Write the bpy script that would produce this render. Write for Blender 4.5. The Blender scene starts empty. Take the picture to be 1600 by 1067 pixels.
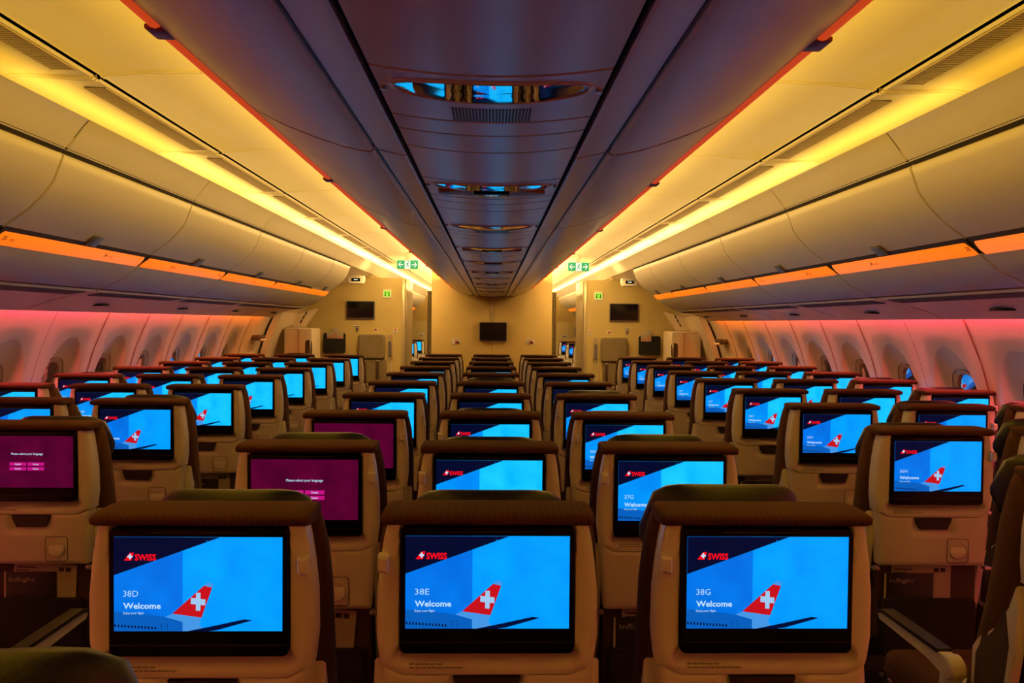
import bpy, bmesh, math, random
from mathutils import Vector, Matrix
random.seed(7)
sc = bpy.context.scene
C = sc.collection
R = math.radians

# ------------------------------------------------------------------ camera
F = 1230.0
CAM = Vector((0.004, 0.0, 1.5))
Yc = Vector(((769-800)/F, (533.5-504)/F, -1)).normalized()
Xc = Vector((1, -0.0096, 0)); Xc = (Xc - Yc*Xc.dot(Yc)).normalized()
Zc = Xc.cross(Yc)
ROT = Matrix((Xc, Yc, Zc))          # camera axes -> world axes
cam_d = bpy.data.cameras.new('camera')
cam_d.sensor_width = 36; cam_d.lens = F/1600*36; cam_d.clip_start = 0.02; cam_d.clip_end = 60
cam = bpy.data.objects.new('camera', cam_d); C.objects.link(cam)
cam.matrix_world = Matrix.Translation(CAM) @ ROT.to_4x4()
sc.camera = cam

def P(px, py, Y):
    """the point at depth Y in the cabin that the photograph shows at pixel px, py"""
    d = ROT @ Vector(((px-800)/F, (533.5-py)/F, -1))
    return CAM + d*(Y/d.y)

# ------------------------------------------------------------------ world, exposure
w = bpy.data.worlds.new('world'); sc.world = w; w.use_nodes = True
w.node_tree.nodes['Background'].inputs[0].default_value = (0.5, 0.32, 0.2, 1)
w.node_tree.nodes['Background'].inputs[1].default_value = 0.02
sc.view_settings.view_transform = 'Standard'; sc.view_settings.look = 'None'
sc.view_settings.gamma = 1; sc.view_settings.use_curve_mapping = False
sc.view_settings.exposure = 0.0
sc.cycles.max_bounces = 8; sc.cycles.diffuse_bounces = 5; sc.cycles.glossy_bounces = 4
sc.cycles.sample_clamp_indirect = 4.0; sc.cycles.caustics_reflective = False; sc.cycles.caustics_refractive = False

# ------------------------------------------------------------------ cabin lights
def area(name, loc, direction, sx, sy, color, power, spread=180):
    l = bpy.data.lights.new(name, 'AREA'); l.shape = 'RECTANGLE'; l.size = sx; l.size_y = sy
    l.color = color; l.energy = power; l.spread = R(spread)
    o = bpy.data.objects.new(name, l); C.objects.link(o)
    z = -Vector(direction).normalized(); y = Vector((0, 1, 0)); y = (y - z*y.dot(z))
    if y.length < 1e-3: y = Vector((1, 0, 0)); y = (y - z*y.dot(z))
    y.normalize(); x = y.cross(z)
    m = Matrix((x, y, z)).transposed().to_4x4(); m.translation = Vector(loc)
    o.matrix_world = m
    return o
YB_ = 10.2
COVE_NEAR, COVE_FAR = (1.0, 0.56, 0.02), (1.0, 0.66, 0.22)
def mix(a, b, t): return tuple(a[i]*(1-t)+b[i]*t for i in range(3))
for s in (-1, 1):
    for k in range(17):                       # LED tubes lying in the cove behind the bin headers
        y = -1.2 + 1.27*k + .635
        t = min(1, max(0, (y-1.5)/6.5))
        area('cove_light', (s*1.580, y, 2.232), (-s*.25, 0, 1), .03, 1.25, mix(COVE_NEAR, COVE_FAR, t), (0.42+3.4*t))
        area('centre_fill_light', (s*(.602 if y < YB_ else .84), y, 2.085), (s*.45, 0, .9), .03, 1.25, mix((1, .62, .025), (1, .64, .21), t), 6.7+10.5*t)  # unseen uplights added over the centre bins and beyond, brightening ceiling and bins
    for k in range(8):                        # wash strips over the sidewalls
        y = -1.0 + 1.27*k + .5
        t = min(1, max(0, (y-5)/3.5))
        area('sidewall_wash_light', (s*2.555, y, 1.60), (s*.10, 0, -1), .03, 1.25, mix((1, .10, .11), (1, .22, .02), t), 11)
# lamps of the entrance area, in the ceiling across the doors
for s in (-1, 1):
    area('entrance_light', (s*1.35, 9.75, 2.285), (0, 0, -1), .5, .5, (1, .64, .22), 19)
    area('forward_cabin_light', (s*1.1, 14.5, 2.285), (0, 0, -1), .4, 6, (1, .64, .24), 55)

# ------------------------------------------------------------------ materials
def srgb(r, g, b):
    f = lambda c: (c/12.92 if c <= .04045 else ((c+.055)/1.055)**2.4)
    return (f(r/255), f(g/255), f(b/255), 1)
def mat(name, col, rough=.5, metal=0.0, spec=.5, noise=0.0, nscale=40, bump=0.0, bscale=200, emit=None, estr=0.0, coat=0.0):
    m = bpy.data.materials.new(name); m.use_nodes = True
    nt = m.node_tree; b = nt.nodes['Principled BSDF']
    col = tuple(col)[:3] + (1,)
    b.inputs['Base Color'].default_value = col
    b.inputs['Roughness'].default_value = rough; b.inputs['Metallic'].default_value = metal
    b.inputs['Specular IOR Level'].default_value = spec
    if coat: b.inputs['Coat Weight'].default_value = coat; b.inputs['Coat Roughness'].default_value = .08
    if emit: b.inputs['Emission Color'].default_value = tuple(emit)[:3]+(1,); b.inputs['Emission Strength'].default_value = estr
    tc = nt.nodes.new('ShaderNodeTexCoord')
    if noise:
        n = nt.nodes.new('ShaderNodeTexNoise'); n.inputs['Scale'].default_value = nscale; n.inputs['Detail'].default_value = 3
        r = nt.nodes.new('ShaderNodeValToRGB')
        r.color_ramp.elements[0].position = .3; r.color_ramp.elements[1].position = .7
        r.color_ramp.elements[0].color = tuple(c*(1-noise) for c in col[:3])+(1,)
        r.color_ramp.elements[1].color = tuple(min(1, c*(1+noise)) for c in col[:3])+(1,)
        nt.links.new(tc.outputs['Object'], n.inputs['Vector']); nt.links.new(n.outputs['Fac'], r.inputs[0]); nt.links.new(r.outputs[0], b.inputs['Base Color'])
    if bump:
        n2 = nt.nodes.new('ShaderNodeTexNoise'); n2.inputs['Scale'].default_value = bscale
        bp = nt.nodes.new('ShaderNodeBump'); bp.inputs['Strength'].default_value = bump; bp.inputs['Distance'].default_value = .001
        nt.links.new(tc.outputs['Object'], n2.inputs['Vector']); nt.links.new(n2.outputs['Fac'], bp.inputs['Height']); nt.links.new(bp.outputs[0], b.inputs['Normal'])
    return m
def fabric_mat(name, c1, c2):
    """woven seat cloth with fine vertical stripes"""
    m = mat(name, c1, .9, spec=.25, bump=.35, bscale=900)
    nt = m.node_tree; b = nt.nodes['Principled BSDF']
    tc = nt.nodes.new('ShaderNodeTexCoord'); wv = nt.nodes.new('ShaderNodeTexWave')
    wv.wave_type = 'BANDS'; wv.bands_direction = 'X'; wv.inputs['Scale'].default_value = 26; wv.inputs['Distortion'].default_value = 2.5; wv.inputs['Detail'].default_value = 4; wv.inputs['Detail Scale'].default_value = 3
    r = nt.nodes.new('ShaderNodeValToRGB'); r.color_ramp.elements[0].color = tuple(c1)[:3]+(1,); r.color_ramp.elements[1].color = tuple(c2)[:3]+(1,)
    nt.links.new(tc.outputs['Object'], wv.inputs['Vector']); nt.links.new(wv.outputs['Fac'], r.inputs[0]); nt.links.new(r.outputs[0], b.inputs['Base Color'])
    return m
M = {}
M['shell'] = mat('cream_shell_plastic', (.78, .75, .64), .42, noise=.04, nscale=8, bump=.15, bscale=700)
M['shell2'] = mat('cream_tray_plastic', (.70, .67, .57), .45, noise=.04, nscale=8, bump=.15, bscale=700)
M['cloth'] = fabric_mat('brown_striped_seat_cloth', (.066, .024, .011), (.082, .031, .014))
M['leather'] = mat('dark_headrest_leather', (.008, .009, .014), .40, noise=.2, nscale=6, bump=.4, bscale=300)
M['navy'] = mat('navy_leather', (.02, .025, .05), .4, noise=.2, nscale=6, bump=.3, bscale=300)
M['black'] = mat('black_gloss_bezel', (.002, .002, .0025), .22, spec=.18)
M['dark'] = mat('dark_brown_recess', (.022, .012, .008), .6)
M['brownp'] = mat('brown_back_plate', (.05, .024, .014), .6, noise=.1)
M['net'] = mat('black_pocket_cloth', (.008, .007, .007), .9, bump=.5, bscale=500)
M['metal'] = mat('brushed_metal', (.55, .53, .5), .35, metal=1)
M['ink'] = mat('dark_print', (.03, .02, .015), .7)
M['paper'] = mat('printed_paper', (.42, .38, .30), .7, noise=.05, nscale=60)
M['cover'] = mat('black_magazine_cover', (.015, .014, .014), .4)
M['bin'] = mat('cream_bin_panel', (.60, .53, .46), .40, noise=.02, nscale=3, bump=.08, bscale=500)
M['cbin'] = mat('pale_grey_centre_panel', (.53, .46, .49), .27, noise=.03, nscale=3, bump=.08, bscale=500)
M['ceil'] = mat('ceiling_panel_white', (.78, .69, .55), .5, noise=.02, nscale=2)
M['gap'] = mat('dark_gap', (.03, .018, .012), .7)
M['wallp'] = mat('sidewall_white', (.74, .66, .62), .5, noise=.03, nscale=3, bump=.08, bscale=500)
M['bulk'] = mat('bulkhead_beige', (.68, .50, .19), .55, noise=.03, nscale=4, bump=.1, bscale=300)
M['bulkh'] = mat('lavatory_beige', (.60, .48, .20), .5, noise=.03, nscale=4, bump=.1, bscale=300)
M['lavfr'] = mat('lavatory_frame_satin', (.55, .46, .30), .3, metal=.3)
M['door'] = mat('door_lining_cream', (.68, .56, .42), .5, noise=.02, nscale=4)
M['carpet'] = mat('dark_carpet', (.018, .014, .014), .95, noise=.4, nscale=300, bump=.8, bscale=900)
M['grille'] = mat('vent_slats', (.42, .32, .2), .5)
M['grilled'] = mat('brown_vent_mesh', (.07, .028, .022), .7, noise=.3, nscale=250)
M['latch'] = mat('grey_latch', (.13, .12, .16), .35)
M['amber'] = mat('amber_reflected_glow', (.5, .2, .03), .4, emit=srgb(255, 116, 12), estr=.95)  # emission stands in for cove light reflected by the grip strip
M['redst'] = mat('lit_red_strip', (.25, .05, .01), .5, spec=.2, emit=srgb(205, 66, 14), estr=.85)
M['chrome'] = mat('polished_lens', (.75, .72, .75), .03, metal=1)
M['glass'] = mat('window_pane', (.7, .75, .8), .03, metal=.85, spec=.9)
M['frame'] = mat('window_frame_plastic', (.5, .42, .36), .3)
M['screenoff'] = mat('dark_monitor_glass', (.004, .004, .004), .1, spec=.6)
M['green'] = mat('exit_green', (.0, .12, .06), .4, emit=srgb(0, 145, 92), estr=1)
M['white_e'] = mat('exit_white', (.3, .3, .3), .4, emit=srgb(215, 235, 228), estr=1)
M['lime'] = mat('lavatory_green_lamp', (.1, .3, .05), .4, emit=srgb(150, 235, 60), estr=1)
M['white'] = mat('white_plastic', (.75, .7, .62), .4)
M['red'] = mat('placard_red', (.45, .02, .02), .5)
M['orange'] = mat('brochure_orange', (.6, .15, .03), .6)
M['olive'] = mat('olive_jump_seat_vinyl', (.20, .155, .085), .5, noise=.08, nscale=6, bump=.2, bscale=200)
M['blue_e'] = mat('small_blue_display', (.05, .1, .2), .3, emit=srgb(70, 110, 170), estr=.8)
M['curtain'] = mat('olive_curtain', (.13, .10, .05), .9, noise=.2, nscale=20)

def screen_mat(name, lo, hi, hi2=None, strength=1.0):
    """picture area of a lit screen: an even colour that drifts across it"""
    m = mat(name, (.005, .005, .005), .2)
    nt = m.node_tree; b = nt.nodes['Principled BSDF']; b.inputs['Specular IOR Level'].default_value = .06
    uv = nt.nodes.new('ShaderNodeUVMap'); n = nt.nodes.new('ShaderNodeTexNoise'); n.inputs['Scale'].default_value = 2.2; n.inputs['Detail'].default_value = 2
    r = nt.nodes.new('ShaderNodeValToRGB'); r.color_ramp.elements[0].position = .3; r.color_ramp.elements[1].position = .7
    r.color_ramp.elements[0].color = lo; r.color_ramp.elements[1].color = hi
    nt.links.new(uv.outputs[0], n.inputs['Vector']); nt.links.new(n.outputs['Fac'], r.inputs[0])
    nt.links.new(r.outputs[0], b.inputs['Emission Color']); b.inputs['Emission Strength'].default_value = strength
    return m
S = {
 'sky': screen_mat('screen_sky', srgb(0, 140, 248), srgb(0, 158, 255), strength=1.15),
 'skyc': screen_mat('screen_sky_bright', srgb(0, 170, 255), srgb(25, 192, 255), strength=1.2),
 'skyl': screen_mat('screen_sky_left', srgb(0, 108, 225), srgb(0, 126, 242)),
 'skylc': screen_mat('screen_sky_left_bright', srgb(0, 135, 245), srgb(0, 158, 255)),
 'navy': mat('screen_navy', (.002, .003, .012), .3, spec=.06, emit=srgb(5, 10, 44), estr=1),
 'fus': mat('screen_fuselage', (0, 0, 0), .3, spec=.06, emit=srgb(8, 95, 190), estr=1),
 'fusr': mat('screen_fuselage_light', (0, 0, 0), .3, spec=.06, emit=srgb(70, 150, 230), estr=1),
 'dots': mat('screen_dark_blue', (0, 0, 0), .3, spec=.06, emit=srgb(4, 14, 55), estr=1),
 'red': mat('screen_red', (0, 0, 0), .3, spec=.06, emit=srgb(200, 18, 28), estr=1),
 'redb': mat('screen_logo_red', (0, 0, 0), .3, spec=.06, emit=srgb(250, 10, 25), estr=1),
 'wht': mat('screen_white', (0, 0, 0), .3, spec=.06, emit=srgb(190, 225, 250), estr=1),
 'crs': mat('screen_cross', (0, 0, 0), .3, spec=.06, emit=srgb(160, 200, 240), estr=1),
 'mag': screen_mat('screen_magenta', srgb(70, 0, 38), srgb(95, 2, 50)),
 'btn': mat('screen_button_pink', (0, 0, 0), .3, spec=.06, emit=srgb(196, 20, 130), estr=1),
}

# ------------------------------------------------------------------ mesh helpers
class MB:
    """collects faces and links them as ONE mesh object"""
    def __init__(s): s.v = []; s.f = []; s.m = []; s.cur = 0; s.uv = {}
    def add(s, verts, faces):
        o = len(s.v); s.v += [tuple(p) for p in verts]
        for f in faces: s.f.append(tuple(i+o for i in f)); s.m.append(s.cur)
        return s
    def box(s, x0, x1, y0, y1, z0, z1, b=0.0, seg=2, rot=None, org=None):
        bm = bmesh.new(); bmesh.ops.create_cube(bm, size=1)
        for v in bm.verts: v.co = Vector(((x0+x1)/2+v.co.x*(x1-x0), (y0+y1)/2+v.co.y*(y1-y0), (z0+z1)/2+v.co.z*(z1-z0)))
        if b: bmesh.ops.bevel(bm, geom=bm.edges[:], offset=b, segments=seg, affect='EDGES', profile=.5)
        if rot is not None:
            org = Vector(org or ((x0+x1)/2, (y0+y1)/2, (z0+z1)/2))
            for v in bm.verts: v.co = rot @ (v.co-org) + org
        bm.verts.index_update()
        s.add([v.co[:] for v in bm.verts], [[v.index for v in f.verts] for f in bm.faces]); bm.free(); return s
    def loft(s, rings, cap=True, closed=True):
        n = len(rings[0]); V = [p for r in rings for p in r]; Fc = []
        for i in range(len(rings)-1):
            for j in range(n if closed else n-1):
                k = (j+1) % n
                Fc.append((i*n+j, i*n+k, (i+1)*n+k, (i+1)*n+j))
        if cap and closed:
            Fc.append(tuple(range(n-1, -1, -1))); Fc.append(tuple((len(rings)-1)*n+j for j in range(n)))
        return s.add(V, Fc)
    def tube(s, pts, r, n=10):
        rings = []
        for i, p in enumerate(pts):
            p = Vector(p); a = Vector(pts[max(0, i-1)]); b = Vector(pts[min(len(pts)-1, i+1)])
            t = (b-a).normalized(); u = t.orthogonal().normalized() if i == 0 else (u - t*u.dot(t)).normalized(); v = t.cross(u)
            rr = r[i] if isinstance(r, (list, tuple)) else r
            rings.append([p+u*math.cos(2*math.pi*j/n)*rr+v*math.sin(2*math.pi*j/n)*rr for j in range(n)])
        return s.loft(rings)
    def prism(s, poly, axis, a, b, inset=0.0):
        """outline poly (2D) extruded along axis from a to b; inset rounds the two rims"""
        def pt(p, t): return {'x': (t, p[0], p[1]), 'y': (p[0], t, p[1]), 'z': (p[0], p[1], t)}[axis]
        if not inset: rings = [[pt(p, a) for p in poly], [pt(p, b) for p in poly]]
        else:
            c = (sum(p[0] for p in poly)/len(poly), sum(p[1] for p in poly)/len(poly))
            def sh(p):
                d = Vector((p[0]-c[0], p[1]-c[1])); L = d.length
                d *= max(0, (L-inset*1.2))/L; return (c[0]+d.x, c[1]+d.y)
            sg = 1 if b > a else -1
            rings = [[pt(sh(p), a) for p in poly], [pt(p, a+sg*inset) for p in poly], [pt(p, b-sg*inset) for p in poly], [pt(sh(p), b) for p in poly]]
        return s.loft(rings)
    def build(s, name, mats, parent=None, loc=None, ang=35, uvf=None):
        me = bpy.data.meshes.new(name); me.from_pydata(s.v, [], s.f)
        for m in (mats if isinstance(mats, (list, tuple)) else [mats]): me.materials.append(m)
        me.polygons.foreach_set('material_index', s.m)
        bm = bmesh.new(); bm.from_mesh(me); bmesh.ops.recalc_face_normals(bm, faces=bm.faces[:]) if not getattr(s, 'keep', False) else None
        bm.to_mesh(me); bm.free()
        me.polygons.foreach_set('use_smooth', [True]*len(me.polygons)); me.set_sharp_from_angle(angle=R(ang))
        if uvf:
            uv = me.uv_layers.new(name='UVMap')
            for l in me.loops: uv.data[l.index].uv = uvf(me.vertices[l.vertex_index].co)
        me.update()
        o = bpy.data.objects.new(name, me); C.objects.link(o)
        if parent: o.parent = parent
        if loc: o.location = loc
        return o
def rrect(x0, x1, y0, y1, r, n=5):
    out = []
    for cx, cy, a0 in ((x1-r, y1-r, 0), (x0+r, y1-r, 90), (x0+r, y0+r, 180), (x1-r, y0+r, 270)):
        for i in range(n+1):
            a = R(a0+90*i/n); out.append((cx+r*math.cos(a), cy+r*math.sin(a)))
    return out
def sm(a, b, x):
    t = max(0.0, min(1.0, (x-a)/(b-a))); return t*t*(3-2*t)
def empty(name, loc=(0, 0, 0), rz=0.0):
    o = bpy.data.objects.new(name, None); C.objects.link(o); o.location = loc; o.rotation_euler = (0, 0, rz); o.empty_display_size = .1
    return o
def tag(o, label=None, cat=None, group=None, kind=None):
    if label: o['label'] = label
    if cat: o['category'] = cat
    if group: o['group'] = group
    if kind: o['kind'] = kind
    return o
def struct(o): o['kind'] = 'structure'; return o

_txt = {}
def text2d(body, bold=0.0):
    """flat outline of a word as (verts, faces), cap height 1, origin at the lower left"""
    if (body, bold) in _txt: return _txt[(body, bold)]
    cu = bpy.data.curves.new('lettering', 'FONT'); cu.body = body; cu.resolution_u = 2; cu.offset = bold; cu.fill_mode = 'FRONT'
    ob = bpy.data.objects.new('lettering', cu)
    me = bpy.data.meshes.new_from_object(ob)
    v = [(q.co.x, q.co.y) for q in me.vertices]; f = [tuple(p.vertices) for p in me.polygons]
    bpy.data.objects.remove(ob); bpy.data.curves.remove(cu); bpy.data.meshes.remove(me)
    x0 = min(p[0] for p in v); x1 = max(p[0] for p in v)
    v = [((p[0]-x0)/.73, p[1]/.73) for p in v]
    _txt[(body, bold)] = (v, f, (x1-x0)/.73); return _txt[(body, bold)]
def put_text(mb, body, o, ux, uy, h, width=None, bold=0.0, center=False):
    """write body starting at o, along ux, up uy, cap height h"""
    v, f, L = text2d(body, bold); o = Vector(o); ux = Vector(ux); uy = Vector(uy)
    kx = h if width is None else width/L
    off = -L*kx/2 if center else 0
    mb.add([o+ux*(p[0]*kx+off)+uy*(p[1]*h) for p in v], f)

# ------------------------------------------------------------------ the setting
Y0, YB, YS, YEND = -1.2, 10.3, 10.8, 20.4       # rear end, centre bulkhead, lavatory walls, far end
mb = MB(); mb.box(-2.9, 2.9, Y0, YEND, -.05, 0); struct(mb.build('floor', M['carpet']))
mb = MB(); mb.box(-2.9, 2.9, Y0-.1, Y0, 0, 2.6); struct(mb.build('wall_back', M['bulkh']))
mb = MB(); mb.box(-2.9, 2.9, YEND, YEND+.1, 0, 2.6); struct(mb.build('wall_front', M['bulk']))

CZ = 2.32
SEAM = [Y0] + [2.71+1.19*k for k in range(-3, 15)]
SEAM = sorted(y for y in SEAM if y < YEND) + [YEND]
ceil_mb = MB()
for s in (-1, 1):
    for a, b in zip(SEAM[:-1], SEAM[1:]):
        pr = [(1.318, 2.316), (1.31, 2.322), (1.15, 2.335), (.98, 2.338), (.80, 2.335), (.62, 2.33)]
        ceil_mb.loft([[(s*x, y, z+dz) for x, z in pr] for y, dz in ((a+.001, .010), (a+.003, -.004), (a+.013, -.004), (a+.018, 0), (b-.018, 0), (b-.013, -.004), (b-.003, -.004), (b-.001, .010))], cap=False, closed=False)
ceil_mb.keep = True
struct(ceil_mb.build('ceiling', M['ceil']))
mb = MB()                                          # dark backing over all panels
mb.box(-2.9, 2.9, Y0, YEND, 2.42, 2.5)
struct(mb.build('ceiling', M['gap']))
for s, sd in ((-1, 'left'), (1, 'right')):
    mb = MB()
    mb.box(s*1.312, s*1.342, Y0, YEND, 2.327, 2.42) if s > 0 else mb.box(-1.342, -1.312, Y0, YEND, 2.327, 2.42)
    struct(mb.build('trim_1' if s < 0 else 'trim_2', M['gap']))
    mb = MB()
    for a, b in zip(SEAM[:-1], SEAM[1:]):
        pr = [(1.336, 2.316), (1.345, 2.309), (1.39, 2.310), (1.45, 2.313), (1.53, 2.318), (1.60, 2.318), (1.66, 2.308), (1.71, 2.28), (1.735, 2.24), (1.74, 2.16)]
        mb.loft([[(s*x, y, z+dz) for x, z in pr] for y, dz in ((a+.001, .010), (a+.003, -.006), (a+.016, -.006), (a+.022, 0), (b-.022, 0), (b-.016, -.006), (b-.003, -.006), (b-.001, .010))], cap=False, closed=False)
    struct(mb.build('trim_3' if s < 0 else 'trim_4', M['ceil']))

# slatted air vents in the cove
def air_vent(s, a, b, label):
    t = empty('air_vent', (s*1.392, (a+b)/2, 2.309)); L = (b-a)/2
    tag(t, label, 'vent', 'air vents along the cove')
    mb = MB(); mb.box(-.038, .038, -L, L, .000, .002); mb.build('backing', M['gap'], t)
    mb = MB(); n = int((b-a)/.016)
    for i in range(n):
        y = -L+(i+.5)*(2*L)/n; mb.box(-.036, .036, y-.0045, y+.0045, -.004, 0)
    mb.box(-.040, -.036, -L, L, -.004, 0); mb.box(.036, .040, -L, L, -.004, 0)
    mb.build('slat', M['grille'], t)
ORD = ['first', 'second', 'third', 'fourth', 'fifth', 'sixth', 'seventh', 'eighth', 'ninth', 'tenth', 'eleventh', 'twelfth', 'thirteenth', 'fourteenth']
def side(s): return 'left' if s < 0 else 'right'
for s in (-1, 1):
    k = 0
    for a, b in zip(SEAM[:-1], SEAM[1:]):
        if b > 1.5 and b < YS+.6:
            air_vent(s, a+.10, b-.10, 'slatted air vent in the glowing %s cove, %s along from the camera' % (side(s), ORD[k])); k += 1

# sidewalls with window funnels
def xw(z): return 2.80-.30*(z-.7)**2
WZ = 1.07
WIN = {-1: [3.18+.635*k for k in range(9)], 1: [3.30+.635*k for k in range(9)]}
def egg(th, hw, up, dn, e=2.3):
    c, q = math.cos(th), math.sin(th)
    h = up if q >= 0 else dn
    return (hw*abs(c)**(2/e)*(1 if c >= 0 else -1), h*abs(q)**(2/e)*(1 if q >= 0 else -1))
wn = 1
for s, sd in ((-1, 'left'), (1, 'right')):
    wall = MB(); wall.keep = False
    first, last = WIN[s][0]-.3175, WIN[s][-1]+.3175
    N = 64
    def W(y, z, d=0.0): return (s*(xw(z)+d), y, z)
    for yc in WIN[s]:
        a, b = yc-.3155, yc+.3155; z0, z1 = .45, 1.545
        th = [2*math.pi*i/N for i in range(N)]
        def rect(t):
            c, q = math.cos(t), math.sin(t); k = 1e9
            if c > 1e-9: k = min(k, (b-yc)/c)
            if c < -1e-9: k = min(k, (a-yc)/c)
            if q > 1e-9: k = min(k, (z1-WZ)/q)
            if q < -1e-9: k = min(k, (z0-WZ)/q)
            return (k*c, k*q)
        R0 = [rect(t) for t in th]
        # snap the nearest samples to the rectangle's corners
        for cy, cz in ((a, z0), (a, z1), (b, z0), (b, z1)):
            j = min(range(N), key=lambda i: (R0[i][0]+yc-cy)**2+(R0[i][1]+WZ-cz)**2); R0[j] = (cy-yc, cz-WZ)
        R1 = [egg(t, .215, .315, .33, 2.0) for t in th]
        R2 = [egg(t, .128, .175, .175, 2.6) for t in th]
        rings = []
        for f in (0, .5, 1): rings.append([W(yc+p[0]*(1-f)+q[0]*f, WZ+p[1]*(1-f)+q[1]*f, 0) for p, q in zip(R0, R1)])
        for f, d in ((.04, .003), (.10, .010), (.3, .028), (.6, .050), (.9, .064), (1.0, .070)):
            rings.append([W(yc+p[0]*(1-f)+q[0]*f, WZ+p[1]*(1-f)+q[1]*f, d) for p, q in zip(R1, R2)])
        wall.loft(rings, cap=False)
        wall.loft([[W(a, z0), W(b, z0)], [W(a, .2, 0), W(b, .2, 0)], [W(a, .0, 0), W(b, .0, 0)]], cap=False, closed=False)
        # window: frame ring and pane, set into the funnel
        fr = MB()
        o1 = [egg(t, .132, .179, .179, 2.6) for t in th]; i1 = [egg(t, .108, .152, .152, 2.6) for t in th]
        fr.loft([[W(yc+p[0], WZ+p[1], d) for p in ring] for ring, d in ((o1, .067), (o1, .063), (i1, .074))]+[[(s*(xw(WZ)+.108-.25*p[1]-.12*p[0]), yc+p[0], WZ+p[1]) for p in i1]], cap=False)
        fo = struct(fr.build('window_%d' % wn, M['frame']))
        fr = MB(); g1 = [egg(t, .1335, .1805, .1805, 2.6) for t in th]
        fr.loft([[W(yc+p[0], WZ+p[1], d) for p in ring] for ring, d in ((g1, .070), (g1, .060), (o1, .060), (o1, .070))], cap=False); fr.build('gasket', M['gap'], fo)
        pn = MB(); pn.add([(s*(xw(WZ)+.098-.25*p[1]-.12*p[0]), yc+p[0]*1.02, WZ+p[1]*1.02) for p in i1], [tuple(range(N))]); pn.build('pane', M['glass'], fo)
        wn += 1
    # plain panels before the first window, and the strip to the door
    for a, b in ((Y0, first-1.27), (first-1.27, first), ):
        zs = [0, .2, .45, .7, .9, 1.1, 1.3, 1.545]
        wall.loft([[W(y, z) for z in zs] for y in (a+.003, b-.003)], cap=False, closed=False)
    struct(wall.build('wall_'+sd, M['wallp'], ang=50))
    # dark liner behind the panel joints
    mb = MB(); zs = [0, .3, .7, 1.1, 1.3, 1.62]
    mb.loft([[(s*(xw(z)+.19), y, z) for z in zs] for y in (Y0, YS)], cap=False, closed=False)
    struct(mb.build('wall_%s_liner' % sd if False else 'wall_'+sd+'_outer', M['gap']))
    mb = MB()                                       # panel joints
    js = [WIN[s][0]-.3175+.635*i for i in range(10)]
    js = [js[0], js[2], js[4], js[5], js[6], js[7], js[8], js[9]]
    zs = [0, .3, .7, 1.1, 1.3, 1.545]
    for y in js: mb.loft([[(s*(xw(z)-.002), y+dy, z) for z in zs] for dy in (-.006, .006)], cap=False, closed=False)
    struct(mb.build('trim_5' if s < 0 else 'trim_6', mat('joint_brown', (.38, .13, .07), .6)))

# ------------------------------------------------------------------ side overhead bins
BS = [Y0, -.79, .48, 1.75, 3.02, 4.29, 5.56, 6.83, 8.10, 9.02]
DOOR = [(1.628, 2.124), (1.617, 2.119), (1.616, 2.110), (1.628, 2.080), (1.650, 2.02), (1.690, 1.966), (1.745, 1.912), (1.80, 1.872), (1.843, 1.843)]
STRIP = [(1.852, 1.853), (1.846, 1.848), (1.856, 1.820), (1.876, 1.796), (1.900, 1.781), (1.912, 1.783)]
LOWER = [(1.900, 1.784), (1.912, 1.772), (1.97, 1.722), (2.04, 1.69), (2.10, 1.662), (2.112, 1.662)]
HEAD = [(1.606, 2.134), (1.598, 2.145), (1.555, 2.20), (1.520, 2.243), (1.514, 2.247), (1.520, 2.25), (1.55, 2.235), (1.60, 2.19)]
row_y = lambda r: 2.63+.787*(36-r)                  # screens of the side blocks
def bin_text(mb, s, y, row):
    """row number and seat letters on the amber strip"""
    a = Vector((s*1.8560, 0, 1.8200)); b = Vector((s*1.8760, 0, 1.7960))
    up = (a-b).normalized(); n = Vector((-s, 0, -1)).normalized()
    ux = Vector((0, -s*1.0, 0)) if s > 0 else Vector((0, 1, 0))
    o = b*.8+a*.2+n*.0035+Vector((0, y, 0))
    put_text(mb, str(row), o, ux, up, .021, bold=.02); put_text(mb, 'ABC' if s < 0 else 'HJK', o+ux*.046, ux, up, .014)
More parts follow.
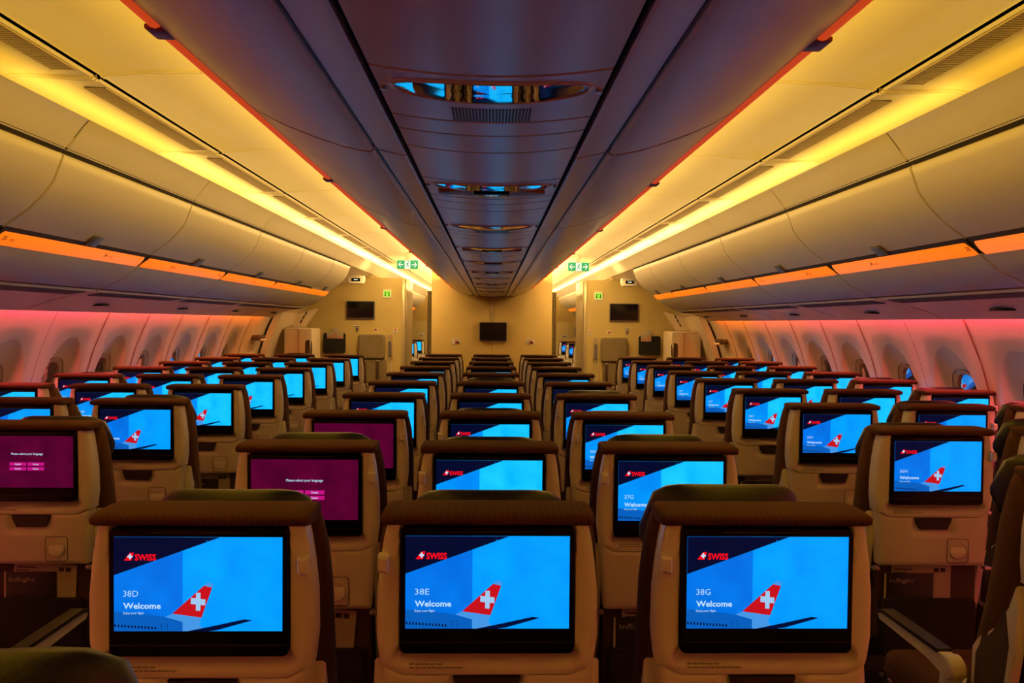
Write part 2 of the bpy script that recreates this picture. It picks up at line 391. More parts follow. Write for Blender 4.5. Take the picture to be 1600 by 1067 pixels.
for s in (-1, 1):
    for k, (a, b) in enumerate(zip(BS[:-1], BS[1:])):
        if b < .4: continue
        t = empty('overhead_bin', (0, 0, 0))
        tag(t, 'cream curved overhead bin with amber strip over %s window seats, %s from camera' % (side(s), ORD[k-2]) if k-2 < 6 else
            'shorter cream overhead bin at the door end of the %s window side' % side(s), 'overhead bin', 'overhead bins along the windows')
        a2, b2 = a+.004, b-.004
        def ext(pr, y0=a2, y1=b2): return [[(s*x, y, z) for x, z in pr] for y in (y0, y1)]
        mb = MB(); mb.loft([[(s*(x+d), y, z+d) for x, z in DOOR] for y, d in ((a2, .006), (a2+.004, 0), (b2-.004, 0), (b2, .006))], cap=False, closed=False); mb.build('bin_door', M['bin'], t)
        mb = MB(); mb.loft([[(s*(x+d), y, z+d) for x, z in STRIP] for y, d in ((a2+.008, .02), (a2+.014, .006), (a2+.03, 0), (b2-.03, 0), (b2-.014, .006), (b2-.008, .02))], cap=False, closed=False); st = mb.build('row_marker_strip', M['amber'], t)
        mb = MB()
        for rr in range(28, 39):
            y = row_y(rr)-.36
            if a2+.03 < y < b2-.1: bin_text(mb, s, y, rr)
        if mb.v: mb.keep = True; mb.build('row_number', M['ink'], st)
        mb = MB(); mb.loft([[(s*(x+d*.5), y, z+d) for x, z in LOWER] for y, d in ((a2, .006), (a2+.004, 0), (b2-.004, 0), (b2, .006))], cap=False, closed=False); mb.build('lower_panel', M['bin'], t)
        mb = MB(); mb.loft([[(s*(x+d), y, z-d*.3) for x, z in HEAD] for y, d in ((a2, .005), (a2+.004, 0), (b2-.004, 0), (b2, .005))], cap=False, closed=False); mb.build('header_panel', M['bin'], t)
        # closed ends and inner body so that it is a solid box
        poly = [(s*(x+.008), z+.006) for x, z in DOOR[:-1]]+[(s*1.862, 1.82), (s*1.90, 1.79)]+[(s*(x+.006), z+.008) for x, z in LOWER[1:]]+[(s*2.13, 2.0), (s*1.72, 2.13)]
        mb = MB(); mb.prism(poly, 'y', a2+.006, b2-.006 if k < len(BS)-2 else b2-.001); mb.build('bin_body', M['gap'] if k < len(BS)-2 else M['bin'], t)
        yc = (a+b)/2 if k < len(BS)-2 else b-.38
        if k >= len(BS)-2 or True:
            lt = MB(); q1 = Vector((s*1.838, yc, 1.838)); n = Vector((-s*.66, 0, -.75)).normalized(); u = Vector((-s*.75, 0, .66)).normalized()
            c = q1+u*.030+n*.005
            Rm = Matrix((Vector((0, 1, 0)), u, n)).transposed()
            b0 = MB(); b0.box(-.042, .042, -.032, .030, -.004, .004, .003)
            lt.add([c+Rm @ Vector(v) for v in b0.v], b0.f); lt.build('latch', M['latch'], t)
    # header continues over the exit door, and the dark joint behind the doors
    mb = MB(); mb.loft([[(s*x, y, z) for x, z in HEAD] for y in (9.02, YEND)], cap=False, closed=False); struct(mb.build('trim_7' if s < 0 else 'trim_8', M['bin']))
    mb = MB(); mb.prism([(s*1.60, 2.14), (s*1.64, 2.12), (s*1.9, 1.84), (s*2.14, 1.68), (s*2.16, 2.1), (s*1.66, 2.17)], 'y', Y0, 9.0); struct(mb.build('trim_9' if s < 0 else 'trim_10', M['gap']))
    # ceiling of the door bay
    mb = MB(); mb.loft([[(s*x, y, z) for x, z in ((1.60, 2.14), (1.75, 2.10), (2.1, 1.98), (2.45, 1.78), (2.62, 1.52))] for y in (9.02, YS)], cap=False, closed=False); struct(mb.build('trim_11' if s < 0 else 'trim_12', M['door']))

    # service panels under the bins, over the window seats
    for k, (a, b) in enumerate(zip(BS[:-1], BS[1:])):
        if b < 1.0: continue
        t = empty('passenger_service_panel', (0, 0, 0))
        tag(t, 'narrow service panel with dark grille under the %s window bins, %s from the camera' % (side(s), ORD[k-2]), 'service panel', 'service panels over the window seats')
        a2, b2 = a+.004, b-.004
        PR = [(2.118, 1.655), (2.124, 1.645), (2.20, 1.632), (2.29, 1.617), (2.40, 1.585), (2.50, 1.545), (2.51, 1.542), (2.512, 1.60)]
        mb = MB(); mb.loft([[(s*x, y, z+d) for x, z in PR] for y, d in ((a2, .006), (a2+.004, 0), (b2-.004, 0), (b2, .006))], cap=False, closed=False); pnl = mb.build('panel', M['cbin'], t)
        mb = MB(); q = [(2.140, 1.6395), (2.20, 1.629)]
        mb.loft([[(s*x, y, z+dz) for x, z, dz in ((2.136, 1.6430, -.003), (2.215, 1.6294, -.003), (2.215, 1.6294, .002), (2.136, 1.6430, .002))] for y in (a+.09, b-.09)]); mb.build('grille', M['grilled'], t)
        for j in range(1):
            y = a+.62
            if y > b-.1: continue
            mb = MB(); mb.prism([(y-.14+0*i, 0) for i in ()] or [(s*2.40+.03*math.cos(2*math.pi*i/20), y+.09*math.sin(2*math.pi*i/20)) for i in range(20)], 'z', 1.578, 1.60, .003)
            o = mb.build('reading_light_unit', M['black'], t)
    mb = MB(); mb.box(min(s*2.14, s*2.75), max(s*2.14, s*2.75), Y0, 9.02, 1.66, 1.70); struct(mb.build('trim_13' if s < 0 else 'trim_14', M['bin']))
    mb = MB(); mb.loft([[(s*x, y, z) for x, z in ((2.62, 1.70), (2.60, 1.60), (2.585, 1.545))] for y in (Y0, 8.9)], cap=False, closed=False); struct(mb.build('trim_15' if s < 0 else 'trim_16', M['wallp']))

# ------------------------------------------------------------------ centre bins
CS = [-.90, .36, 1.62, 2.88, 4.14, 5.40, 6.66, 7.92, 9.18, YB]
CB = [(.240, 1.852), (.246, 1.846), (.262, 1.8475), (.30, 1.855), (.354, 1.872), (.41, 1.893), (.455, 1.914), (.495, 1.938), (.506, 1.947)]
BAND = [(.176, 1.862), (.174, 1.842), (.178, 1.839), (.228, 1.850), (.233, 1.852), (.233, 1.862)]
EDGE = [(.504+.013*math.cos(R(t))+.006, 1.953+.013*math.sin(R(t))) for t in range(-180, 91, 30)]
for s in (-1, 1):
    for k, (a, b) in enumerate(zip(CS[:-1], CS[1:])):
        t = empty('centre_overhead_bin', (0, 0, 0))
        tag(t, 'dim violet centre bin with red lit edge on the %s side, %s from the camera' % (side(s), ORD[k]), 'overhead bin', 'centre overhead bins')
        a2, b2 = a+.003, b-.003
        mb = MB(); mb.loft([[(s*x, y, z+d) for x, z in CB] for y, d in ((a2, .006), (a2+.005, 0), (b2-.005, 0), (b2, .006))], cap=False, closed=False); mb.build('bin_door', M['cbin'], t)
        mb = MB(); mb.loft([[(s*x, y, z+d) for x, z in BAND] for y, d in ((a2, .004), (a2+.004, 0), (b2-.004, 0), (b2, .004))], cap=False, closed=False); mb.build('inner_band', M['cbin'], t)
        poly = [(s*(x-.001 if i > 6 else x), z+.008) for i, (x, z) in enumerate(CB)]+[(s*.535, 1.97), (s*.64, 2.30), (s*.24, 2.30)]
        mb = MB(); mb.prism(poly, 'y', a2+.004, b2-.004); mb.build('bin_body', M['cbin'], t)
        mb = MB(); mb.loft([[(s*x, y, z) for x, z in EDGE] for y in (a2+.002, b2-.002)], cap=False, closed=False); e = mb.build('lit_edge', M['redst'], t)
        if k:
            mb = MB(); yl = (a+b)/2+.25; mb.box(min(s*.497, s*.527), max(s*.497, s*.527), yl-.025, yl+.025, 1.940, 1.948, .002); mb.build('latch', mat('red_latch', (.30, .03, .01), .4) if 'rl' not in M else M['rl'], t)
            M['rl'] = bpy.data.materials['red_latch']
mb = MB(); mb.prism([(-.26, 1.87), (.26, 1.87), (.26, 2.28), (-.26, 2.28)], 'y', Y0, YB-.005); struct(mb.build('trim_17', M['gap']))

# service units between the centre bins, over every row of the middle block
def cz(x): return 1.827+.014*(x/.165)**2
def bowed(mb, y0, y1, lift=0.0, hw=.163, n=12):
    xs = [-hw+2*hw*i/n for i in range(n+1)]
    pr = [(-hw, cz(hw)+.012)]+[(x, cz(x)+lift) for x in xs]+[(hw, cz(hw)+.012)]
    mb.loft([[(x, y, z+d) for x, z in pr] for y, d in ((y0, .005), (y0+.003, 0), (y1-.003, 0), (y1, .005))], cap=False, closed=False)
def lens_pts(hw, hl, n=40): return [(hw*math.cos(2*math.pi*i/n)*(1-.0*i), hl*(abs(math.sin(2*math.pi*i/n))**.75)*(1 if math.sin(2*math.pi*i/n) >= 0 else -1)) for i in range(n)]
UY = [1.055+.80*k for k in range(-2, 12)]
disp_txt = MB
for k, y0 in enumerate(UY):
    if y0 < -.9 or y0+.80 > YB+.1: continue
    y1 = min(y0+.80, YB-.01)
    t = empty('centre_service_unit', (0, y0, 0))
    mirror = (k % 2 == 0); both = k >= 3
    tag(t, 'service unit with %s over middle seats, %s from camera' % ('mirrored oval lens, slots' if mirror else 'oval lens and sign display', ORD[k-1]), 'service unit', 'service units between the centre bins')
    mb = MB(); bowed(mb, .002, .242); mb.build('lamp_panel', M['cbin'], t)
    for q0, q1 in ((.245, .335), (.338, .472)):
        mb = MB(); bowed(mb, q0, q1); mb.build('filler_panel', M['cbin'], t)
    if y1-y0 > .5: mb = MB(); bowed(mb, .475, y1-y0-.002); mb.build('filler_panel', M['cbin'], t)
    # oval lens
    yc = .075; hl = .043
    mb = MB(); rings = []
    for f, dz in ((1.0, .004), (.985, -.001), (.93, -.0035), (.91, -.001)):
        rings.append([(x*f, yc+y*f, cz(x*f)+dz) for x, y in lens_pts(.150, hl+.008)])
    mb.loft(rings, cap=False); mb.build('lens_rim', M['cbin'], t)
    mb = MB(); rings = []
    for f in (1, .8, .6, .4, .2, .03):
        rings.append([(x*f, yc+y*f, cz(0)+.010-.013*(1-(x*f/.140)**2)) for x, y in lens_pts(.138, hl)])
    mb.loft(rings, cap=True); mb.build('lens', M['chrome'], t)
    if mirror:
        mb = MB()
        for i in range(24):
            x = -.060+.120*i/23
            mb.box(x-.0017, x+.0017, .160, .236, cz(x)-.0012, cz(x)+.002, .0008, 1)
        mb.build('speaker_slot', M['brownp'], t)
    else:
        mb = MB(); mb.prism([(x*.93, .148+y*.7) for x, y in lens_pts(.145, .045)], 'z', cz(0)-.0005, cz(.13)+.001); mb.build('recess', mat('brown_recess', (.20, .10, .04), .5) if k == 1 else bpy.data.materials['brown_recess'], t)
        mb = MB(); mb.box(-.045, .045, .120, .176, cz(0)-.006, cz(0)-.0008, .001); d = mb.build('sign_display', M['black'], t)
        mb = MB(); mb.keep = True; put_text(mb, 'NO SMOKING', (-.016, .150, cz(0)-.0063), (1, 0, 0), (0, -1, 0), .006, .032, bold=.02)
        mb.v = [(x, y if True else 0, z) for x, y, z in mb.v]
        mb.build('sign_lettering', M['white_e'], d)
    mb = MB()
    for sx in (-1, 1): mb.tube([(sx*.156, .09, cz(.156)-.006), (sx*.156, .09, cz(.156)+.002)], .0045, 12)
    mb.build('reading_lamp', M['metal'], t)

# ------------------------------------------------------------------ bulkheads and door bay
mb = MB()
for x0, x1 in ((-.787, -.004), (.004, .787)): mb.box(x0, x1, YB, YB+.5, 0, 2.40, .004)
mb.box(-.78, .78, YB+.01, YB+.49, 0, 2.39)
struct(mb.build('wall_centre', M['bulk']))
mb = MB(); mb.box(-.006, .006, YB-.012, YB, P(770, 500, YB).z, 1.86, .003); struct(mb.build('trim_18', M['white']))
for s, n1 in ((-1, 19), (1, 20)):
    xi = abs(P(633, 480, YS).x) if s < 0 else P(912, 480, YS).x
    mb = MB(); top = P(600, 434, YS).z
    poly = [(s*xi, 0), (s*xi, top), (s*1.62, top), (s*1.70, 2.14), (s*2.3, 1.98), (s*2.86, 1.5), (s*2.86, 0)]
    mb.prism(poly, 'y', YS, YS+1.0); struct(mb.build('wall_%s_front' % side(s), M['bulkh']))
    # aisle-side frame of the lavatory block
    mb = MB(); 
    for d0, d1, dy in ((-.012, .0, .02), (.0, .045, -.012)):
        x0, x1 = sorted((s*(xi-0.0+d0), s*(xi+d1))); mb.box(x0, x1, YS+dy, YS+.9, 0, top-.01, .004)
    struct(mb.build('trim_%d' % n1, M['lavfr']))
    # curtain gathered beside the centre wall
    mb = MB(); x = s*.90
    ring = [(x+.04*math.cos(2*math.pi*i/36)*(1+.25*math.sin(i*1.8)), 11.6+.12*math.sin(2*math.pi*i/36)) for i in range(36)]
    mb.loft([[(a, b, z) for a, b in ring] for z in (.02, 1.0, 1.95)]); tag(mb.build('curtain', M['curtain']), 'olive curtain gathered at the %s edge of the middle bulkhead' % side(s), 'curtain')

def wall_tv(px0, px1, py0, py1, Y, label):
    a = P(px0, py0, Y); b = P(px1, py1, Y); c = (a+b)/2; hw = (b.x-a.x)/2; hh = (a.z-b.z)/2
    t = empty('wall_monitor', (c.x, Y, c.z)); tag(t, label, 'monitor')
    mb = MB(); mb.prism(rrect(-hw, hw, -hh, hh, .012), 'y', -.004, -.035, .003); mb.build('casing', M['latch'], t)
    mb = MB(); mb.prism(rrect(-hw+.010, hw-.010, -hh+.010, hh-.010, .006), 'y', -.034, -.0365); mb.build('display', M['screenoff'], t)
    mb = MB(); mb.box(-.05, .05, -.006, 0, -.05, .05); mb.build('bracket', M['dark'], t)
wall_tv(749, 792, 503, 533, YB, 'black monitor in the middle of the centre bulkhead')
wall_tv(542, 586, 470, 498, YS, 'black monitor high on the lavatory wall above the left jump seat')
wall_tv(952, 997, 474, 502, YS, 'black monitor high on the lavatory wall above the right jump seat')

def placard(px0, px1, py0, py1, Y, label, marks=(), m='white'):
    a = P(px0, py0, Y); b = P(px1, py1, Y)
    t = empty('placard', ((a.x+b.x)/2, Y, (a.z+b.z)/2)); hw = (b.x-a.x)/2; hh = (a.z-b.z)/2
    tag(t, label, 'placard')
    mb = MB(); mb.box(-hw, hw, -.004, 0, -hh, hh, .001); mb.build('plate', M[m], t)
    for (u0, u1, v0, v1, mm) in marks:
        mb = MB(); mb.box(-hw+2*hw*u0, -hw+2*hw*u1, -.0055, -.0035, -hh+2*hh*v0, -hh+2*hh*v1); mb.build('symbol', M[mm], t)
for px, sd in ((706, 'left'), (822, 'right')):
    placard(px, px+13, 529, 538, YB, 'small cream placard on the centre bulkhead, %s of its monitor' % sd, ((.15, .9, .78, .86, 'ink'), (.4, .8, .15, .6, 'red'), (.62, .84, .1, .4, 'ink')))
placard(584, 590, 512, 518, YS, 'red and white placard above the left jump seat', ((.2, .8, .25, .75, 'red'), (.5, .85, .42, .6, 'white')))
placard(615, 621, 512, 521, YS, 'narrow white placard beside the frame of the left lavatory wall', ((.35, .65, .45, .9, 'red'), (.2, .8, .1, .18, 'ink')))
placard(949, 955, 516, 522, YS, 'red and white placard above the right jump seat', ((.2, .8, .25, .75, 'red'), (.5, .85, .42, .6, 'white')))
placard(919, 924, 515, 524, YS, 'narrow white placard beside the frame of the right lavatory wall', ((.35, .65, .45, .9, 'red'), (.2, .8, .1, .18, 'ink')))
placard(552, 564, 508, 511, YS, 'thin pale label strip under the left lavatory wall monitor', ((.1, .9, .3, .6, 'ink'),))
placard(974, 985, 512, 515, YS, 'thin pale label strip under the right lavatory wall monitor', ((.1, .9, .3, .6, 'ink'),))
placard(654, 663, 520, 525, 19.5, 'small white sign on the forward bulkhead beyond the left aisle', ((.2, .8, .3, .5, 'ink'),))
placard(877, 887, 522, 528, 19.5, 'small white sign on the forward bulkhead beyond the right aisle', ((.2, .8, .3, .5, 'ink'),))
for px, py, sd in ((558, 515, 'left'), (980, 519, 'right')):
    c = P(px, py, YS); t = empty('coat_hook', c); tag(t, 'small grey hook under the label strip on the %s lavatory wall' % sd, 'hook')
    mb = MB(); mb.prism(rrect(-.018, .018, -.028, .028, .01), 'y', -.006, 0, .002); mb.build('plate', M['latch'], t)
    mb = MB(); mb.tube([(0, -.004, .012), (0, -.022, .0), (0, -.022, -.012), (0, -.012, -.018)], .004); mb.build('hook', M['metal'], t)

# lit lavatory signs
for (x0, x1, y0, y1), sd in (((598, 612, 452, 466), 'left'), ((928, 942, 456, 469), 'right')):
    a = P(x0, y0, YS); b = P(x1, y1, YS); c = (a+b)/2; h = (b.x-a.x)/2
    t = empty('lavatory_sign', (c.x, YS, c.z)); tag(t, 'small lit green lavatory sign high on the %s wall' % sd, 'sign')
    mb = MB(); mb.prism(rrect(-h, h, -h, h, .012), 'y', 0, -.012, .003); mb.build('housing', M['white'], t)
    mb = MB(); mb.prism(rrect(-h*.75, h*.75, -h*.62, h*.62, .004), 'y', -.011, -.014); mb.build('lamp', M['lime'], t)
    mb = MB()
    for k, dx in enumerate((-.42, .0, .42)):
        mb.prism([(h*dx+.009*math.cos(2*math.pi*i/10), h*.36+.009*math.sin(2*math.pi*i/10)) for i in range(10)], 'y', -.0135, -.0148)
        w = .011 if k != 1 else .003
        mb.prism([(h*dx-w*.6, h*.22), (h*dx+w*.6, h*.22), (h*dx+w, -h*.5), (h*dx-w, -h*.5)], 'y', -.0135, -.0148)
    mb.build('symbol', mat('sign_dark_green', (.01, .08, .01), .5) if sd == 'left' else bpy.data.materials['sign_dark_green'], t)

# hanging exit signs
for (px, py), sd in (((637, 413.5), 'left'), ((904, 417), 'right')):
    Y = 9.55; c = P(px, py, Y); t = empty('exit_sign', c); tag(t, 'green and white running man exit sign hanging over the %s aisle' % sd, 'sign')
    hw, hh = .128, .053
    mb = MB(); mb.prism(rrect(-hw, hw, -hh, hh, .012), 'y', -.012, .012, .002); mb.build('panel', M['green'], t)
    mb = MB(); mb.box(-.030, .030, .002, .012, hh-.003, 2.335-c.z, .002); mb.box(-.055, .055, -.02, .02, -hh-.012, -hh+.001, .003); mb.build('mount', M['ceil'], t)
    mb = MB(); mb.prism([(-.034, -hh+.004), (.034, -hh+.004), (.034, hh-.004), (-.034, hh-.004)], 'y', -.0122, -.0128)
    for q in (-1, 1):
        mb.prism([(q*.048, -.006), (q*.048, .006), (q*.088, .006), (q*.088, .006)] if False else rrect(min(q*.050, q*.105), max(q*.050, q*.105), -.0055, .0055, .001, 1), 'y', -.0122, -.0128)
        for z in (-1, 1): mb.prism([(q*.112, 0), (q*.103, z*.002), (q*.078, z*.026), (q*.084, z*.034)], 'y', -.0122, -.0129)
    mb.build('arrow', M['white_e'], t)
    mb = MB()
    mb.prism([(.008+.008*math.cos(2*math.pi*i/12), .034+.008*math.sin(2*math.pi*i/12)) for i in range(12)], 'y', -.013, -.0136)
    for pts in ([(-.004, .024), (.010, .022), (.006, -.004), (-.008, -.002)], [(-.004, .022), (-.016, .014), (-.022, .004), (-.018, .001), (-.010, .010)], [(.008, .022), (.020, .012), (.026, .012), (.026, .006), (.016, .006)],
                [(-.008, 0), (.004, 0), (.016, -.016), (.014, -.034), (.008, -.034), (.009, -.018)], [(-.008, 0), (.002, -.004), (-.006, -.020), (-.026, -.030), (-.028, -.024), (-.012, -.015)]):
        mb.prism(pts, 'y', -.013, -.0136)
    mb.build('running_figure', M['green'], t)

# emergency boxes under the door-bay ceiling
for (px, py), s in (((557, 437), -1), ((983, 441), 1)):
    Y = 10.2; c = P(px, py, Y); t = empty('ceiling_display', c); tag(t, 'small cream box with lit display hanging at the %s end of the bins' % side(s), 'display')
    mb = MB(); mb.prism([(-.10, .05), (-.11, .0), (-.09, -.05), (.09, -.05), (.11, 0), (.10, .05)], 'y', -.05, .06, .006); mb.build('housing', M['white'], t)
    mb = MB(); mb.prism(rrect(-.055, .055, -.022, .018, .004), 'y', -.0505, -.054); d = mb.build('display', M['black'], t)
    mb = MB(); mb.box(-.025, .025, -.0555, -.0535, -.006, .004); mb.build('lit_bar', M['white_e'], d)
    mb = MB(); mb.box(-.05, .05, -.02, .03, .045, max(.06, 2.06-c.z)); mb.build('mount', M['door'], t)

# literature pockets with brochures
for (x0, x1, y0, y1), (b0, b1, c0, c1), sd in (((506, 540, 520, 551), (511, 537, 515, 532), 'left'), ((998, 1031, 525, 555), (1001, 1017, 519, 535), 'right')):
    a = P(x0, y0, YS); b = P(x1, y1, YS); c = (a+b)/2; hw = (b.x-a.x)/2; hh = (a.z-b.z)/2
    t = empty('literature_pocket', (c.x, YS, c.z)); tag(t, 'black literature pocket on the %s lavatory wall' % sd, 'pocket')
    mb = MB(); mb.prism(rrect(-hw, hw, -hh, hh, .025), 'y', 0, -.02, .004); mb.build('back_plate', M['net'], t)
    mb = MB(); mb.prism(rrect(-hw+.004, hw-.004, -hh+.004, hh*.45, .02), 'y', -.036, -.05, .004); mb.prism(rrect(-hw+.006, hw-.006, -hh+.006, -hh+.04, .01), 'y', -.018, -.040, 0); mb.build('pouch', M['net'], t)
    a = P(b0, c0, YS); b = P(b1, c1, YS); n = 3 if sd == 'left' else 2
    for i in range(n):
        w = (b.x-a.x)/n; x0_ = a.x+w*i; h0 = a.z-(.03 if i != 1 else -.025)
        o = empty('brochure', (x0_+w/2, YS-.024-.003*i, b.z)); tag(o, ['%s brochure in the black pocket on the %s lavatory wall' % (q, sd) for q in ('outer striped', 'taller pale', 'inner striped')][i], 'brochure')
        mb = MB(); mb.box(-w/2, w/2, -.0012, .0012, -.05, h0-b.z, .0004); mb.build('sheet', M['paper'], o)
        mb = MB()
        for j in range(4): mb.box(-w/2+w*(.12+.22*j), -w/2+w*(.22+.22*j), -.0018, -.001, -.04, (h0-b.z)*.55)
        mb.build('print', M['orange'], o)

# folded jump seats with handsets
for s in (-1, 1):
    x0, x1, y0, y1 = (562, 602, 522, 560) if s < 0 else (938, 978, 527, 565)
    a = P(x0, y0, YS); b = P(x1, y1, YS); c = (a+b)/2; hw = (b.x-a.x)/2; hh = (a.z-b.z)/2
    t = empty('jump_seat', (c.x, YS, 0)); tag(t, 'folded olive cabin crew jump seat on the %s lavatory wall' % side(s), 'jump seat')
    mb = MB(); q = rrect(-hw-.01, hw+.01, c.z-hh-.62, c.z+hh+.015, .03)
    mb.prism(q, 'y', 0, -.03, .004); mb.build('back_frame', M['bulkh'], t)
    mb = MB(); mb.prism(rrect(-hw, hw, c.z-hh, c.z+hh, .035), 'y', -.025, -.11, .015); mb.build('head_cushion', M['olive'], t)
    mb = MB(); mb.prism(rrect(-hw+.03, hw+.02, c.z-hh-.32, c.z-hh-.01, .02), 'y', -.025, -.08, .012); mb.build('back_cushion', M['olive'], t)
    mb = MB(); mb.prism(rrect(-hw, hw+.02, c.z-hh-.60, c.z-hh-.335, .03), 'y', -.025, -.16, .02); mb.build('folded_seat', M['olive'], t)
    for q in (-.1, .08):
        mb = MB(); mb.box(q-.022, q+.022, -.088, -.08, c.z-hh-.30, c.z-hh-.005, .002); mb.build('strap', M['brownp'], t)
        mb = MB(); mb.box(q-.028, q+.028, -.094, -.084, c.z-hh-.05, c.z-hh-.02, .003); mb.build('buckle', M['metal'], t)
    hx = c.x+(hw+.05)*(1 if s < 0 else -1)
    h = empty('crew_handset', (hx+(.016 if s < 0 else -.016), YS, 0)); tag(h, 'grey handset with looped cord beside the %s jump seat' % side(s), 'handset')
    mb = MB(); mb.prism(rrect(-.032, .032, c.z-hh+.0, c.z+hh-.005, .01), 'y', 0, -.02, .003); mb.build('cradle', M['grille'], h)
    mb = MB(); mb.prism(rrect(-.018, .018, c.z-hh+.03, c.z+hh-.09, .012), 'y', -.018, -.05, .008); mb.build('handset', M['latch'], h)
    mb = MB(); zt = c.z-hh+.03; pts = [(.005*math.sin(i)+.028*math.sin(math.pi*i/12), -.03, zt-.30*math.sin(math.pi*i/24)) for i in range(13)]
    pts += [(-.028*math.sin(math.pi*i/12), -.03, zt-.30*math.cos(math.pi*i/24)) for i in range(13)]
    mb.tube(pts, .0045, 6); mb.build('cord', M['white'], h)
    # exit door with its lining, slide box and handle
    dn = 1 if s < 0 else 2
    mb = MB(); zs = [0, .3, .6, .9, 1.1, 1.3, 1.45, 1.6]
    mb.loft([[(s*(xw(z)-.0), y, z) for z in zs] for y in (WIN[s][-1]+.3175, 9.35)], cap=False, closed=False)
    struct(mb.build('trim_%d' % (21 if s < 0 else 22), M['door']))
    mb = MB(); mb.loft([[(s*(xw(z)-.03-d), y, z) for z in zs] for y, d in ((9.30, 0), (9.36, .06), (9.44, .06), (9.50, 0), (10.6, 0), (10.66, .06), (YS, .06))], cap=False, closed=False)
    do = struct(mb.build('door_%d' % dn, M['door']))
    # recessed door-side panel with handle and sign
    mb = MB(); y = 8.98
    mb.prism([(y-.17, .9), (y+.17, .9), (y+.14, 1.36), (y-.12, 1.36)], 'x', s*(xw(1.1)-.012), s*(xw(1.1)+.05)); mb.build('side_panel', M['door'], do)
    mb = MB(); mb.box(min(s*2.70, s*2.60), max(s*2.70, s*2.60), y-.10, y+.13, 1.285, 1.335, .008); mb.build('handle_recess', M['gap'], do)
    mb = MB(); mb.box(min(s*2.69, s*2.58), max(s*2.69, s*2.58), y-.05, y+.12, 1.27, 1.29, .006); mb.build('handle', M['white'], do)
    a = P(444, 512, 9.9) if s < 0 else P(1096, 518, 9.9); b = P(501, 590, 9.9) if s < 0 else P(1036, 590, 9.9)
    t = empty('door_slide_box', (0, 9.9, 0)); tag(t, 'cream slide box with round cutout handle on the %s exit door' % side(s), 'slide box')
    xa, xb = sorted((a.x, b.x)); zt = a.z
    dv = P(467 if s < 0 else 1069, 520, 9.9).x
    if s < 0: xb = P(501, 520, 10.35).x
    else: xa = P(1036, 520, 10.35).x
    xm = sorted((xa, dv)) if s < 0 else sorted((dv, xb)); xn = sorted((dv, xb)) if s < 0 else sorted((xa, dv))
    mb = MB(); mb.box(xm[0], xm[1]-.006, 0, .5, .35, zt-.03, .012); mb.box(xm[0]+.0, xm[1]-.006, .02, .5, zt-.028, zt+.0, .008); mb.build('outer_cover', M['door'], t)
    mb = MB(); mb.box(xn[0]+.003, xn[1]-(.0 if s < 0 else .006), -.04, .45, .35, zt-.004, .02); ib = mb.build('inner_cover', M['door'], t)
    ex = xn[1] if s < 0 else xn[0]
    mb = MB(); mb.prism(rrect(min(ex-s*-.0, ex+s*.085), max(ex, ex+s*.085), zt-.33, zt-.15, .03), 'y', -.0405, -.043); mb.build('handle_recess', M['brownp'], ib)
    mb = MB(); mb.tube([(ex+s*.02, -.05, zt-.16), (ex+s*.015, -.07, zt-.20), (ex+s*.015, -.07, zt-.28), (ex+s*.02, -.05, zt-.32)], .010); mb.build('handle', M['metal'], ib)
    # slanted panel with dark slots between box and ceiling
    t = empty('door_upper_panel', (0, 10.35, 0)); tag(t, 'slanted cream panel with dark slots over the %s exit door' % side(s), 'door panel')
    cs = [P(478, 546-30, 10.35), P(484, 482, 10.35), P(497, 482, 10.35), P(482, 512, 10.35)] if s < 0 else [P(1062, 518, 10.35), P(1049, 487, 10.35), P(1039, 484, 10.35), P(1052, 517, 10.35)]
    q = [(2.38, 1.44), (2.06, 1.72), (2.14, 1.74), (2.52, 1.44)]
    q = [(2.44, 1.42), (2.28, 1.665), (2.52, 1.60), (2.66, 1.42)]
    mb = MB(); mb.prism([(s*x, z) for x, z in q], 'y', -.02, .10, .004); mb.build('panel', M['door'], t)
    for u in (.22, .5, .78):
        mb = MB(); x = 2.46-.11*u+.06; z = 1.45+.19*u
        mb.prism([(s*(x-.012), z-.022), (s*(x-.030), z+.022), (s*(x-.012), z+.022), (s*(x+.006), z-.022)], 'y', -.021, -.024); mb.build('slot', M['gap'], t)

# far cabin seen through the two aisles
for s in (-1, 1):
    mb = MB(); x0, x1 = sorted((s*1.00, s*2.8)); mb.box(x0, x1, 19.5, 19.6, 0, 1.52, .01); struct(mb.build('wall_forward_%s' % side(s), M['bulkh']))
    a = P(634, 525, 15.2); 
    t = empty('forward_overhead_bin', (0, 0, 0)); tag(t, 'cream overhead bin with amber strip beyond the %s aisle opening' % side(s), 'overhead bin')
    sh = 0
    mb = MB(); mb.loft([[(s*(x+sh), y, z) for x, z in DOOR] for y in (11.8, 19.2)], cap=False, closed=False); mb.build('bin_door', M['bin'], t)
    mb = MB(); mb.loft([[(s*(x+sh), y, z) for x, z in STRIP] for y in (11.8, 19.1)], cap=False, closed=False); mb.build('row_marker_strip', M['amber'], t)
    mb = MB(); mb.prism([(s*(x+sh+.006), z+.006) for x, z in DOOR+LOWER]+[(s*2.0, 2.1)], 'y', 11.81, 19.19); mb.build('bin_body', M['bin'], t)
wall_tv(634, 642, 515, 531, 19.5, 'small black monitor on the forward bulkhead beyond the left aisle')
wall_tv(898, 906, 512, 527, 19.5, 'small black monitor on the forward bulkhead beyond the right aisle')

